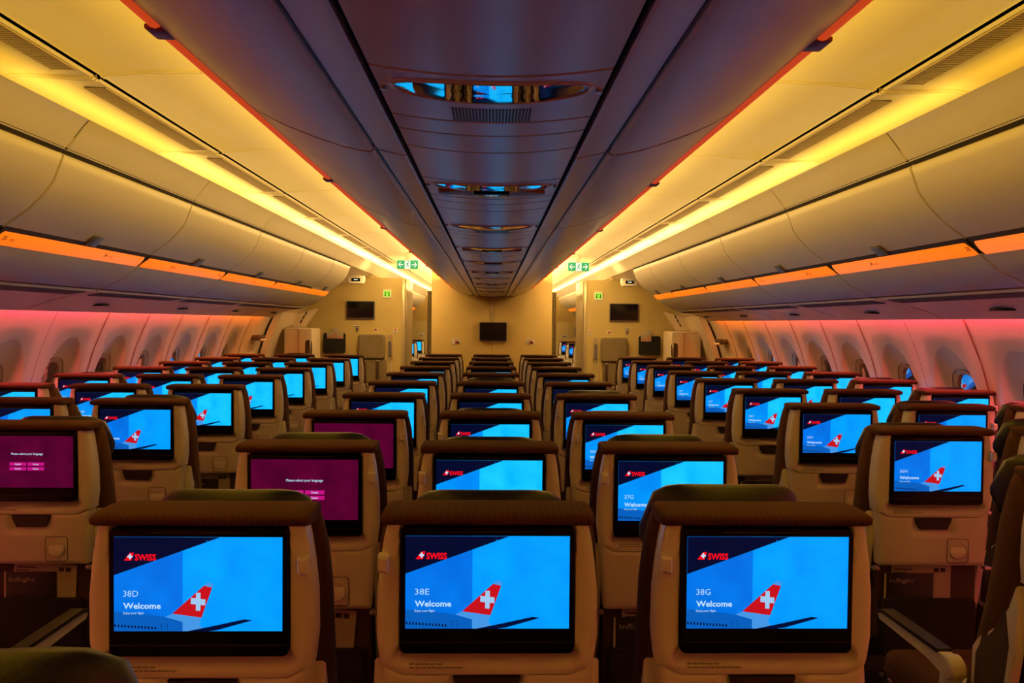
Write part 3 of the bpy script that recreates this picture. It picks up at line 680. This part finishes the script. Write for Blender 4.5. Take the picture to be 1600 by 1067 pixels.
# ------------------------------------------------------------------ the seat
def shell_w(z):
    pts = [(.66, .366), (.70, .372), (.80, .386), (.86, .396), (.92, .410), (1.0, .408), (1.06, .396), (1.10, .384), (1.14, .366)]
    for (a, wa), (b, wb) in zip(pts[:-1], pts[1:]):
        if z <= b: return wa+(wb-wa)*max(0, (z-a)/(b-a))
    return pts[-1][1]
def face_y(z): return .012*(1.13-z)/.45
def shell_mesh():
    mb = MB(); zt = 1.134; nz = 46
    inner = [0, .03, .06, .09, .12, .140, .150, .156, .162, .168, .174, .180]
    def xs_for(w):
        h = w/2; e = [h-.018, h-.013, h-.009, h-.006, h-.003, h-.001, h]
        ins = [x*(h-.019)/.180 if h-.019 < .180 else x for x in inner]
        return ins+e
    ts = [i/nz for i in range(nz+1)]
    half = len(inner)+7
    rows = []
    for t in ts:
        row = []
        for sgn in (-1, 1):
            part = []
            for j in range(half):
                # lower edge of the shell lifts towards its corners
                zz = .850+(zt-.850)*t
                w_ = shell_w(zz); x = xs_for(w_)[j]
                zb = .850+.016*sm(.150, .190, x); z = zb+(zt-zb)*t
                h = shell_w(z)/2; x = xs_for(h*2)[j]
                d = h-x; y = face_y(z)
                if d < .018: y += .018*(1-math.sqrt(max(0, 1-((.018-d)/.018)**2)))*1.0
                wx = .012*(1-sm(.885, .905, z)); y += .030*(1-sm(.146+wx, .163+wx, x))*sm(.861, .893, z)*(1-sm(1.126, 1.136, z))
                y += -.005*sm(.10, .19, x)*(1-sm(.88, .94, z))*sm(.852, .872, z)*(1 if d > .018 else d/.018)
                y += .004*(1-t)**12
                part.append((sgn*x, y, z))
            hx = part[-1][0]; z = part[-1][2]
            part += [(hx, face_y(z)+.035, z), (hx*.985, face_y(z)+.062, z)]
            row += (part[::-1] if sgn < 0 else part[1:])
        rows.append(row)
    rows.insert(0, [(x*.985, y+.012, z+.002) for x, y, z in rows[0]])
    rows.append([(x*.98, y+.03, z+.001) for x, y, z in rows[-1]])
    mb.loft(rows, cap=False, closed=False)
    return mb
def tray_mesh():
    mb = MB(); z0, z1 = .680, .847; nz = 30
    inner = [0, .02, .04, .050, .056, .062, .070, .080, .092, .11, .13, .155]
    rows = []
    for i in range(nz+1):
        t = i/nz; z = z0+(z1-z0)*t; h = shell_w(z)/2-.003
        zc = z
        xs = inner+[h-.012, h-.008, h-.004, h-.0015, h]
        part = []
        for x in xs:
            lift = .016*sm(.150, .190, x); zz = z+lift*t; dd = h-x
            y = face_y(z)+.003
            if dd < .012: y += .012*(1-math.sqrt(max(0, 1-((.012-dd)/.012)**2)))
            y += .006*(1-sm(z0, z0+.010, z))+.004*sm(z1-.006, z1, z)
            # finger scoop under the latch
            y += .012*(1-sm(.056, .084, x))*sm(.777, .804, z)
            part.append((x, y, zz))
        part += [(h, face_y(z)+.05, z+.016*t)]
        rows.append([(-x, y, q) for x, y, q in part[::-1]]+part[1:])
    rows.insert(0, [(x, y+.03, z) for x, y, z in rows[0]]); rows.append([(x, y+.012, z) for x, y, z in rows[-1]])
    mb.loft(rows, cap=False, closed=False)
    return mb
def se_ring(w, y0, y1, z, e=3.2, n=32):
    cy, hy = (y0+y1)/2, (y1-y0)/2; out = []
    for i in range(n):
        t = 2*math.pi*i/n; c, q = math.cos(t), math.sin(t)
        out.append((w/2*abs(c)**(2/e)*(1 if c >= 0 else -1), cy+hy*abs(q)**(2/e)*(1 if q >= 0 else -1), z))
    return out
def make_display(name_seat, magenta, bright, parent=None):
    """the lit picture of one screen, in the local frame of the seat"""
    W_, H_ = .299, .170; zc = 1.0265; yy = -.0045
    mb = MB(); mb.keep = True
    keys = ['sky', 'skyl', 'navy', 'fus', 'fusr', 'dots', 'red', 'redb', 'wht', 'mag', 'btn', 'crs']
    mats = [S['skyc'] if bright else S['sky'], S['skylc'] if bright else S['skyl']]+[S[k] for k in keys[2:]]
    lay = [0]
    def pt(u, v): return Vector(((u-.5)*W_, yy-.00012*lay[0], zc+(v-.5)*H_))
    def poly(key, pts, up=True):
        if up: lay[0] += 1
        mb.cur = keys.index(key); mb.add([pt(u, v) for u, v in pts], [tuple(range(len(pts)))])
    def txt(key, body, u, v, h, wd, bold=0.0, center=False):
        lay[0] += 1; mb.cur = keys.index(key); put_text(mb, body, pt(u, v), (1, 0, 0), (0, 0, 1), h*H_, wd*W_, bold, center)
    if magenta:
        poly('mag', [(0, 0), (1, 0), (1, 1), (0, 1)])
        txt('wht', 'Please select your language', .5, .635, .042, .345, .012, True)
        for (u, v, wd) in ((.309, .422, 'English'), (.504, .422, 'Français'), (.309, .333, 'Deutsch'), (.504, .333, 'Italiano')):
            poly('btn', [(u, v), (u+.182, v), (u+.182, v+.066), (u, v+.066)]); txt('wht', wd, u+.091, v+.018, .030, .065, .012, True)
    else:
        poly('sky', [(0, 0), (1, 0), (1, 1), (0, 1)])
        poly('skyl', [(0, 0), (.407, 0), (.407, 1), (0, 1)])
        poly('fus', [(0, 0), (.407, 0), (.407, .10), (.303, .153), (.15, .19), (0, .21)])
        poly('fusr', [(.407, 0), (.50, 0), (.53, .03), (.505, .07), (.407, .10)])
        poly('wht' if False else 'fusr', [(.346, .188), (.519, .146), (.505, .07), (.41, .098), (.303, .153)])
        poly('red', [(.346, .188), (.533, .484), (.583, .465), (.519, .146)])
        poly('fusr', [(.533, .484), (.553, .522), (.593, .502), (.583, .465)])
        lay[0] += 1
        poly('crs', [(.487, .411), (.514, .411), (.513, .217), (.486, .220)], False)
        lay[0] += 1
        poly('crs', [(.457, .357), (.543, .340), (.542, .275), (.456, .292)], False)
        poly('dots', [(.430, .0), (.60, .062), (.777, .130), (.823, .118), (.61, .012), (.55, 0)])
        for i in range(13):
            u = .004+i*.0198; v = .062-.0022*i
            poly('dots', [(u, v-.014), (u+.0095, v-.014), (u+.0095, v+.014), (u, v+.014)], i == 0)
        for q in ([(.282, .085), (.318, .082), (.318, .080), (.282, .083)], [(.282, .015), (.284, .015), (.284, .085), (.282, .085)], [(.316, .02), (.318, .02), (.318, .082), (.316, .082)]): poly('dots', q, False)
        poly('navy', [(0, 1), (.631, 1), (0, .594)])
        poly('skyl', [(.545, .965), (.550, .968), (.562, .952), (.558, .950)])
        poly('redb', [(.061, .752), (.105, .752), (.121, .835), (.097, .835)])
        poly('wht', [(.093, .822), (.103, .822), (.103, .768), (.093, .768)]); poly('wht', [(.083, .804), (.113, .804), (.113, .786), (.083, .786)])
        txt('redb', 'SWISS', .126, .755, .068, .126, .035)
        txt('wht', name_seat, .058, .371, .068, .088, -.008)
        txt('wht', 'Welcome', .058, .244, .064, .222, .022)
        txt('wht', 'Enjoy your flight', .058, .186, .026, .122)
    return mb.build('display', mats, parent, uvf=lambda c: ((c.x/W_+.5)*1.78, (c.z-zc)/H_+.5))

def make_seat():
    t = empty('airline_seat')
    P_ = {}
    P_['back_shell'] = shell_mesh().build('back_shell', M['shell'], t, ang=40)
    P_['tray_table'] = tray_mesh().build('tray_table', M['shell2'], t, ang=40)
    mb = MB(); mb.prism([(-.062, .844), (.062, .844), (.058, .828), (.046, .806), (-.046, .806), (-.058, .828)], 'y', .0105, .022, .001); mb.build('latch', M['dark'], P_['tray_table'])
    mb = MB(); x0, z0 = .085, .733
    ro = rrect(x0-.038, x0+.038, .690, z0+.042, .012); ri = rrect(x0-.0358, x0+.0358, .6922, z0+.0398, .0100)
    mb.loft([[(a, face_y(.75)+.0025, b) for a, b in ro], [(a, face_y(.75)+.0018, b) for a, b in ri]], cap=False); mb.build('cup_holder_outline', M['gap'], P_['tray_table'])
    mb = MB()
    disc = lambda r, y, n=32: [(x0+r*math.cos(2*math.pi*i/n), y, z0+r*math.sin(2*math.pi*i/n)) for i in range(n)]
    fy = face_y(.75)
    mb.loft([disc(.0295, fy+.004), disc(.0295, fy+.0005), disc(.0285, fy-.0005), disc(.0275, fy+.004)], cap=False)
    rings = [[(x, fy+.0045-.007*math.cos((z-z0)/.027*math.pi/2+.7), z) for x, y, z in disc(r, 0)] for r in (.0265, .02, .013, .006, .0005)]
    mb.loft(rings, cap=False); mb.build('cup_holder', M['shell'], P_['tray_table'])
    # screen
    mb = MB(); mb.prism(rrect(-.160, .160, .894, 1.127, .012), 'y', .022, -.004, .0025); bz = mb.build('screen_bezel', M['black'], t)
    mb = MB(); mb.box(-.157, .157, -.0050, -.0035, .915, .9165); mb.build('bezel_line', M['dark'], bz)
    mb = MB(); mb.box(-.085, .085, -.0046, -.0036, 1.118, 1.1195); mb.build('camera_slot', M['dark'], bz)
    mb = MB(); mb.keep = True
    put_text(mb, 'Life vest under your seat', (-.143, face_y(.8685)+.0030, .8685), (1, 0, 0), (0, 0, 1), .0034, .060, .03)
    put_text(mb, 'Please fasten seat belt while seated, take-off and landing', (-.143, face_y(.8632)-.0006, .8632), (1, 0, 0), (0, 0, 1), .0034, .100, .03)
    mb.build('printed_notice', M['ink'], t)
    # cloth roll over the top edge
    mb = MB(); rings = []
    for x, k in ((-.197, .30), (-.196, .62), (-.192, .84), (-.184, .96), (-.172, 1), (-.09, 1.01), (0, 1.015), (.09, 1.01), (.172, 1), (.184, .96), (.192, .84), (.196, .62), (.197, .30)):
        ring = []
        for i in range(20):
            a = 2*math.pi*i/20; c, q = math.cos(a), math.sin(a)
            yy = .052+.064*abs(c)**.8*(1 if c >= 0 else -1); zz = (.011 if q > 0 else .019)*abs(q)**.65*(1 if q >= 0 else -1)
            ring.append((x, .052+(yy-.052)*min(1, k+.1), 1.1440-.010*(1-k)+zz*k))
        rings.append(ring)
    mb.loft(rings); mb.build('top_cover', M['cloth'], t, ang=60)
    # cushion of the backrest, leaning
    mb = MB(); mb.loft([se_ring(w_, a, b, z) for z, w_, a, b in ((.44, .40, .20, .32), (.50, .425, .17, .31), (.62, .43, .125, .275), (.78, .43, .080, .225), (.90, .432, .055, .195), (1.0, .43, .045, .175), (1.07, .420, .042, .155), (1.11, .405, .045, .145), (1.135, .39, .05, .135), (1.146, .36, .06, .12))]); mb.build('backrest_cushion', M['cloth'], t, ang=60)
    # headrest
    mb = MB(); rings = []
    for i in range(15):
        u = -1+2*i/14; x = .174*u; k = max(0.0, 1-abs(u)**7)**.5; k = max(k, .12)
        cy = .175+.055*abs(u)**3; ring = []
        for j in range(22):
            a = 2*math.pi*j/22; c, q = math.cos(a), math.sin(a)
            ring.append((x, cy+.030*k*abs(c)**.8*(1 if c >= 0 else -1), 1.055-.008*u*u*u*u+.100*k*abs(q)**.7*(1 if q >= 0 else -1)))
        rings.append(ring)
    mb.loft(rings); mb.build('headrest', M['leather'], t, ang=60)
    # seat cushion, frame, pocket
    mb = MB(); mb.loft([[(x, y, z) for x, z in rrect(-w_/2, w_/2, z0, z1, .035)] for y, w_, z0, z1 in ((.22, .40, .35, .43), (.24, .44, .335, .44), (.40, .45, .335, .435), (.62, .45, .34, .445), (.68, .445, .345, .442), (.705, .42, .36, .42))]); mb.build('seat_cushion', M['cloth'], t, ang=60)
    mb = MB(); mb.prism(rrect(-.178, .178, .40, .685, .02), 'y', .055, .12, .006); mb.build('lower_back', M['brownp'], t)
    mb = MB(); mb.prism(rrect(-.165, .165, .36, .560, .02), 'y', .028, .045, .004); mb.build('magazine_pocket', M['net'], t)
    mb = MB(); mb.box(-.20, .20, .22, .62, .28, .335, .01); mb.build('frame', M['dark'], t)
    for sx in (-1, 1):
        mb = MB(); mb.tube([(sx*.16, .26, .31), (sx*.16, .20, .0)], [.018, .014]); mb.tube([(sx*.16, .56, .31), (sx*.16, .62, .0)], [.018, .014]); mb.tube([(sx*.16, .17, .012), (sx*.16, .66, .012)], .012); mb.build('leg', M['metal'], t)
        mb = MB(); mb.prism([(.060, .86), (.085, .80), (.14, .73), (.205, .68), (.235, .64), (.24, .47), (.12, .45), (.09, .55), (.062, .68), (.050, .80)], 'x', sx*.186, sx*.214, .005); sc_ = mb.build('side_cover', M['shell'], t)
        mb = MB(); mb.prism([(.098, .79), (.145, .715), (.19, .672), (.215, .630), (.22, .49), (.13, .475), (.105, .56), (.082, .70)], 'x', sx*.212, sx*.2155, .001); mb.build('cover_inset', M['brownp'], sc_)
        mb = MB(); mb.box(min(sx*.180, sx*.205), max(sx*.184, sx*.208), .010, .034, .664, .678, .004); mb.build('hinge', M['metal'], t)
    mb = MB(); mb.prism([(-.010, -.014), (.008, -.018), (.011, -.004), (.009, .013), (-.011, .015)], 'y', -.020, .012, .004); hk = mb.build('coat_hook', M['shell'], t); hk.location = (.188, .004, 1.062)
    return t
def make_arm(parent, x):
    o = bpy.data.objects.new('armrest', None)
    mb = MB(); mb.prism([(.245+.034*math.cos(2*math.pi*i/24), .575+.034*math.sin(2*math.pi*i/24)) for i in range(24)], 'x', x-.021, x+.021, .005)
    mb.prism([(.225, .57), (.275, .57), (.30, .36), (.235, .36)], 'x', x-.017, x+.017, .004)
    mb.prism([(.24, .545), (.26, .602), (.60, .596), (.635, .585), (.62, .568), (.35, .562)], 'x', x-.018, x+.018, .004)
    a = mb.build('armrest', M['shell'], parent)
    mb = MB(); mb.prism([(.285, .598), (.285, .610), (.60, .606), (.632, .592), (.628, .584), (.60, .594)], 'x', x-.021, x+.021, .003); mb.build('arm_pad', M['dark'], a)
    for q in (-1, 1): mb = MB(); mb.prism([(.245+.020*math.cos(2*math.pi*i/20), .575+.020*math.sin(2*math.pi*i/20)) for i in range(20)], 'x', x+q*.020, x+q*.0225); mb.build('pivot_cap', M['white'], a)
    return a
proto = make_seat()
arm_l = make_arm(proto, -.2575)
proto_parts = list(proto.children)
arm_proto = make_arm(None, .2575); arm_proto_kids = list(arm_proto.children)
def copy_part(p, parent):
    c = p.copy(); C.objects.link(c); c.parent = parent
    for ch in p.children:
        d = ch.copy(); C.objects.link(d); d.parent = c
    return c
used = [False]
def place_seat(row, col, x, y, label, group, hook=1, magenta=False, bright=True, extra_arm=False, head_dz=0.0, head_x=0.0, rz=0.0, head_navy=False, screen=True):
    if not used[0]:
        t = proto; used[0] = True
    else:
        t = proto.copy(); C.objects.link(t)
        for p in proto_parts:
            if p.name.startswith('display'): continue
            copy_part(p, t)
    t.location = (x, y, 0); t.rotation_euler = (0, 0, rz)
    tag(t, label, 'seat', group)
    for c in t.children:
        n = c.name.split('.')[0]
        if n == 'coat_hook': c.location.x = .188*hook
        if n == 'headrest': c.location.z = head_dz-.014; c.location.x = head_x
        if n == 'screen_bezel': bz = c
    for c in list(bz.children):
        if c.name.startswith('display'): bpy.data.objects.remove(c)
    make_display('%d%s' % (row, col), magenta, bright, bz)
    if extra_arm: copy_part(arm_proto, t)
    return t

colx = {'D': -.518, 'E': 0.0, 'G': .515}
cent_y = lambda r: 1.43+.787*(38-r)
colname = {'D': 'left', 'E': 'middle', 'G': 'right'}
MAG = {(37, 'D'), (36, 'D'), (36, 'C')}
def what(r, c, cent):
    if (r, c) in MAG: return 'magenta language screen'
    return 'blue welcome screen reading %d%s' % (r, c) if (r >= (36 if cent else 34)) else 'blue welcome screen'
HD = {(38, 'D'): (.018, -.0), (38, 'E'): (.016, 0), (38, 'G'): (.030, -.02), (37, 'D'): (.022, .0), (37, 'E'): (.012, 0), (37, 'G'): (.022, -.0), (36, 'E'): (.014, 0), (34, 'E'): (.030, .0), (35, 'G'): (.022, .01), (36, 'G'): (.006, 0)}
for r in range(38, 28, -1):
    for c in 'DEG':
        dz, dx = HD.get((r, c), (random.uniform(-.03, .012), 0))
        y = cent_y(r)+({(38, 'D'): -.012}.get((r, c), 0))
        place_seat(r, c, colx[c], y, 'seat with %s, %s column of middle block, %s row' % (what(r, c, True), colname[c], ORD[38-r]), 'seats of the middle block',
                   hook=1 if c == 'D' else -1, magenta=(r, c) in MAG, bright=(r < 38), extra_arm=(c == 'G'), head_dz=dz, head_x=dx)
sx_ = {'A': -2.55, 'B': -2.035, 'C': -1.525, 'H': 1.522, 'J': 2.037, 'K': 2.552}
pos = {'A': 'window', 'B': 'middle', 'C': 'aisle', 'H': 'aisle', 'J': 'middle', 'K': 'window'}
for c in 'CBAHJK':
    for r in range(37, 28, -1):
        if c in 'AK' and r > 35: continue
        if c in 'BJ' and r > 36: continue
        sd = 'left' if c in 'ABC' else 'right'
        dz = {(36, 'J'): .03, (37, 'H'): .03, (35, 'K'): .02, (35, 'J'): .018, (34, 'K'): .02, (33, 'K'): .02, (36, 'H'): .012, (36, 'C'): .016, (35, 'C'): .02, (33, 'A'): .015, (29, 'B'): .02, (29, 'H'): .012}.get((r, c), random.uniform(-.03, .008))
        place_seat(r, c, sx_[c], row_y(r), 'seat with %s, %s column of %s window block, %s row' % (what(r, c, False), pos[c], sd, ORD[37-r]), 'seats by the %s windows' % sd,
                   hook=-1 if c in 'ABC' else 1, magenta=(r, c) in MAG, bright=(r < 35), extra_arm=(c in 'CK'), head_dz=dz)
# seat behind, only the top of its headrest shows at the lower left
place_seat(39, 'D', -.475, .50, 'seat in the rear row, only its dark headrest top showing at the bottom left corner', 'seats of the middle block', hook=1, bright=False, head_dz=.075)
# forward cabin seats beyond the aisles
for s in (-1, 1):
    for k, y in enumerate((12.6, 13.9, 15.4)):
        place_seat(20+k, 'C' if s < 0 else 'H', s*1.525, y, 'pale seat in the forward cabin beyond the %s aisle, %s from the camera' % (side(s), ORD[k]), 'forward cabin seats', hook=-s)
for o in [arm_proto]+arm_proto_kids: bpy.data.objects.remove(o)

# magazines and safety cards standing in the seat pockets
def magazine(x, y, dz, rot, label, word=True):
    t = empty('magazine', (x, y, 0)); tag(t, label, 'magazine', 'magazines in the seat pockets')
    mb = MB(); mb.box(-.085, .085, -.004, 0, .40, .645+dz, .001, rot=Matrix.Rotation(rot, 3, 'Y'), org=(0, 0, .5)); mb.build('cover', M['cover'], t)
    mb = MB(); mb.box(-.088, -.082, -.0045, .001, .40, .645+dz, .0005, rot=Matrix.Rotation(rot, 3, 'Y'), org=(0, 0, .5)); mb.build('spine', M['paper'], t)
    if word:
        mb = MB(); mb.keep = True; put_text(mb, 'Inflight', (-.070, -.0046, .612+dz), (math.cos(rot), 0, -math.sin(rot)), (math.sin(rot), 0, math.cos(rot)), .016, .085, .0); mb.build('title', M['paper'], t)
def safety_card(x, y, rot, label):
    t = empty('safety_card', (x, y, 0)); tag(t, label, 'card', 'safety cards in the seat pockets')
    Rm = Matrix.Rotation(rot, 3, 'Y')
    mb = MB(); mb.box(-.105, .105, -.001, .001, .42, .672, .0004, rot=Rm, org=(0, 0, .5)); mb.build('card', M['paper'], t)
    mb = MB(); 
    for q in ((-.095, -.03, .655, .659), (.045, .062, .648, .662), (.068, .085, .648, .662), (-.095, -.05, .645, .648)):
        mb.box(q[0], q[1], -.0016, -.0008, q[2], q[3], rot=Rm, org=(0, 0, .5))
    mb.build('print', M['ink'], t)
for r, c in ((37, 'D'), (37, 'G'), (37, 'E'), (36, 'C'), (36, 'H'), (35, 'C'), (35, 'H'), (34, 'C'), (34, 'H')):
    x = colx.get(c) if c in colx else sx_[c]; y = cent_y(r) if c in colx else row_y(r)
    rot = {(37, 'D'): .08, (36, 'C'): .05}.get((r, c), 0.0)
    safety_card(x+(-.02 if c in 'HG' else .02), y+.0505, rot, 'pale safety card standing in the pocket of seat %d%s' % (r, c))
    if (r, c) not in ((37, 'D'),): magazine(x-(.062 if c in 'HG' else .02), y+.0498, 0, 0, 'black magazine titled Inflight in the pocket of seat %d%s' % (r, c))
# crumpled tissue on the aisle seat
mb = MB(); rng = random.Random(3)
rings = []
for i in range(9):
    f = i/8; rr = .035*math.sin(math.pi*min(.999, f*.85+.12)); rings.append([((rr*(1+.35*math.sin(5*t_+i)*math.cos(i*2+t_*3)))*math.cos(t_), (rr*(1+.3*math.cos(4*t_+i)))*math.sin(t_), .05*f) for t_ in [2*math.pi*j/16 for j in range(16)]])
mb.loft(rings); o = mb.build('tissue', M['white'], None, (sx_['H']-.13, row_y(37)+.36, .441)); tag(o, 'crumpled white tissue on the brown seat cushion beside the armrest', 'tissue')
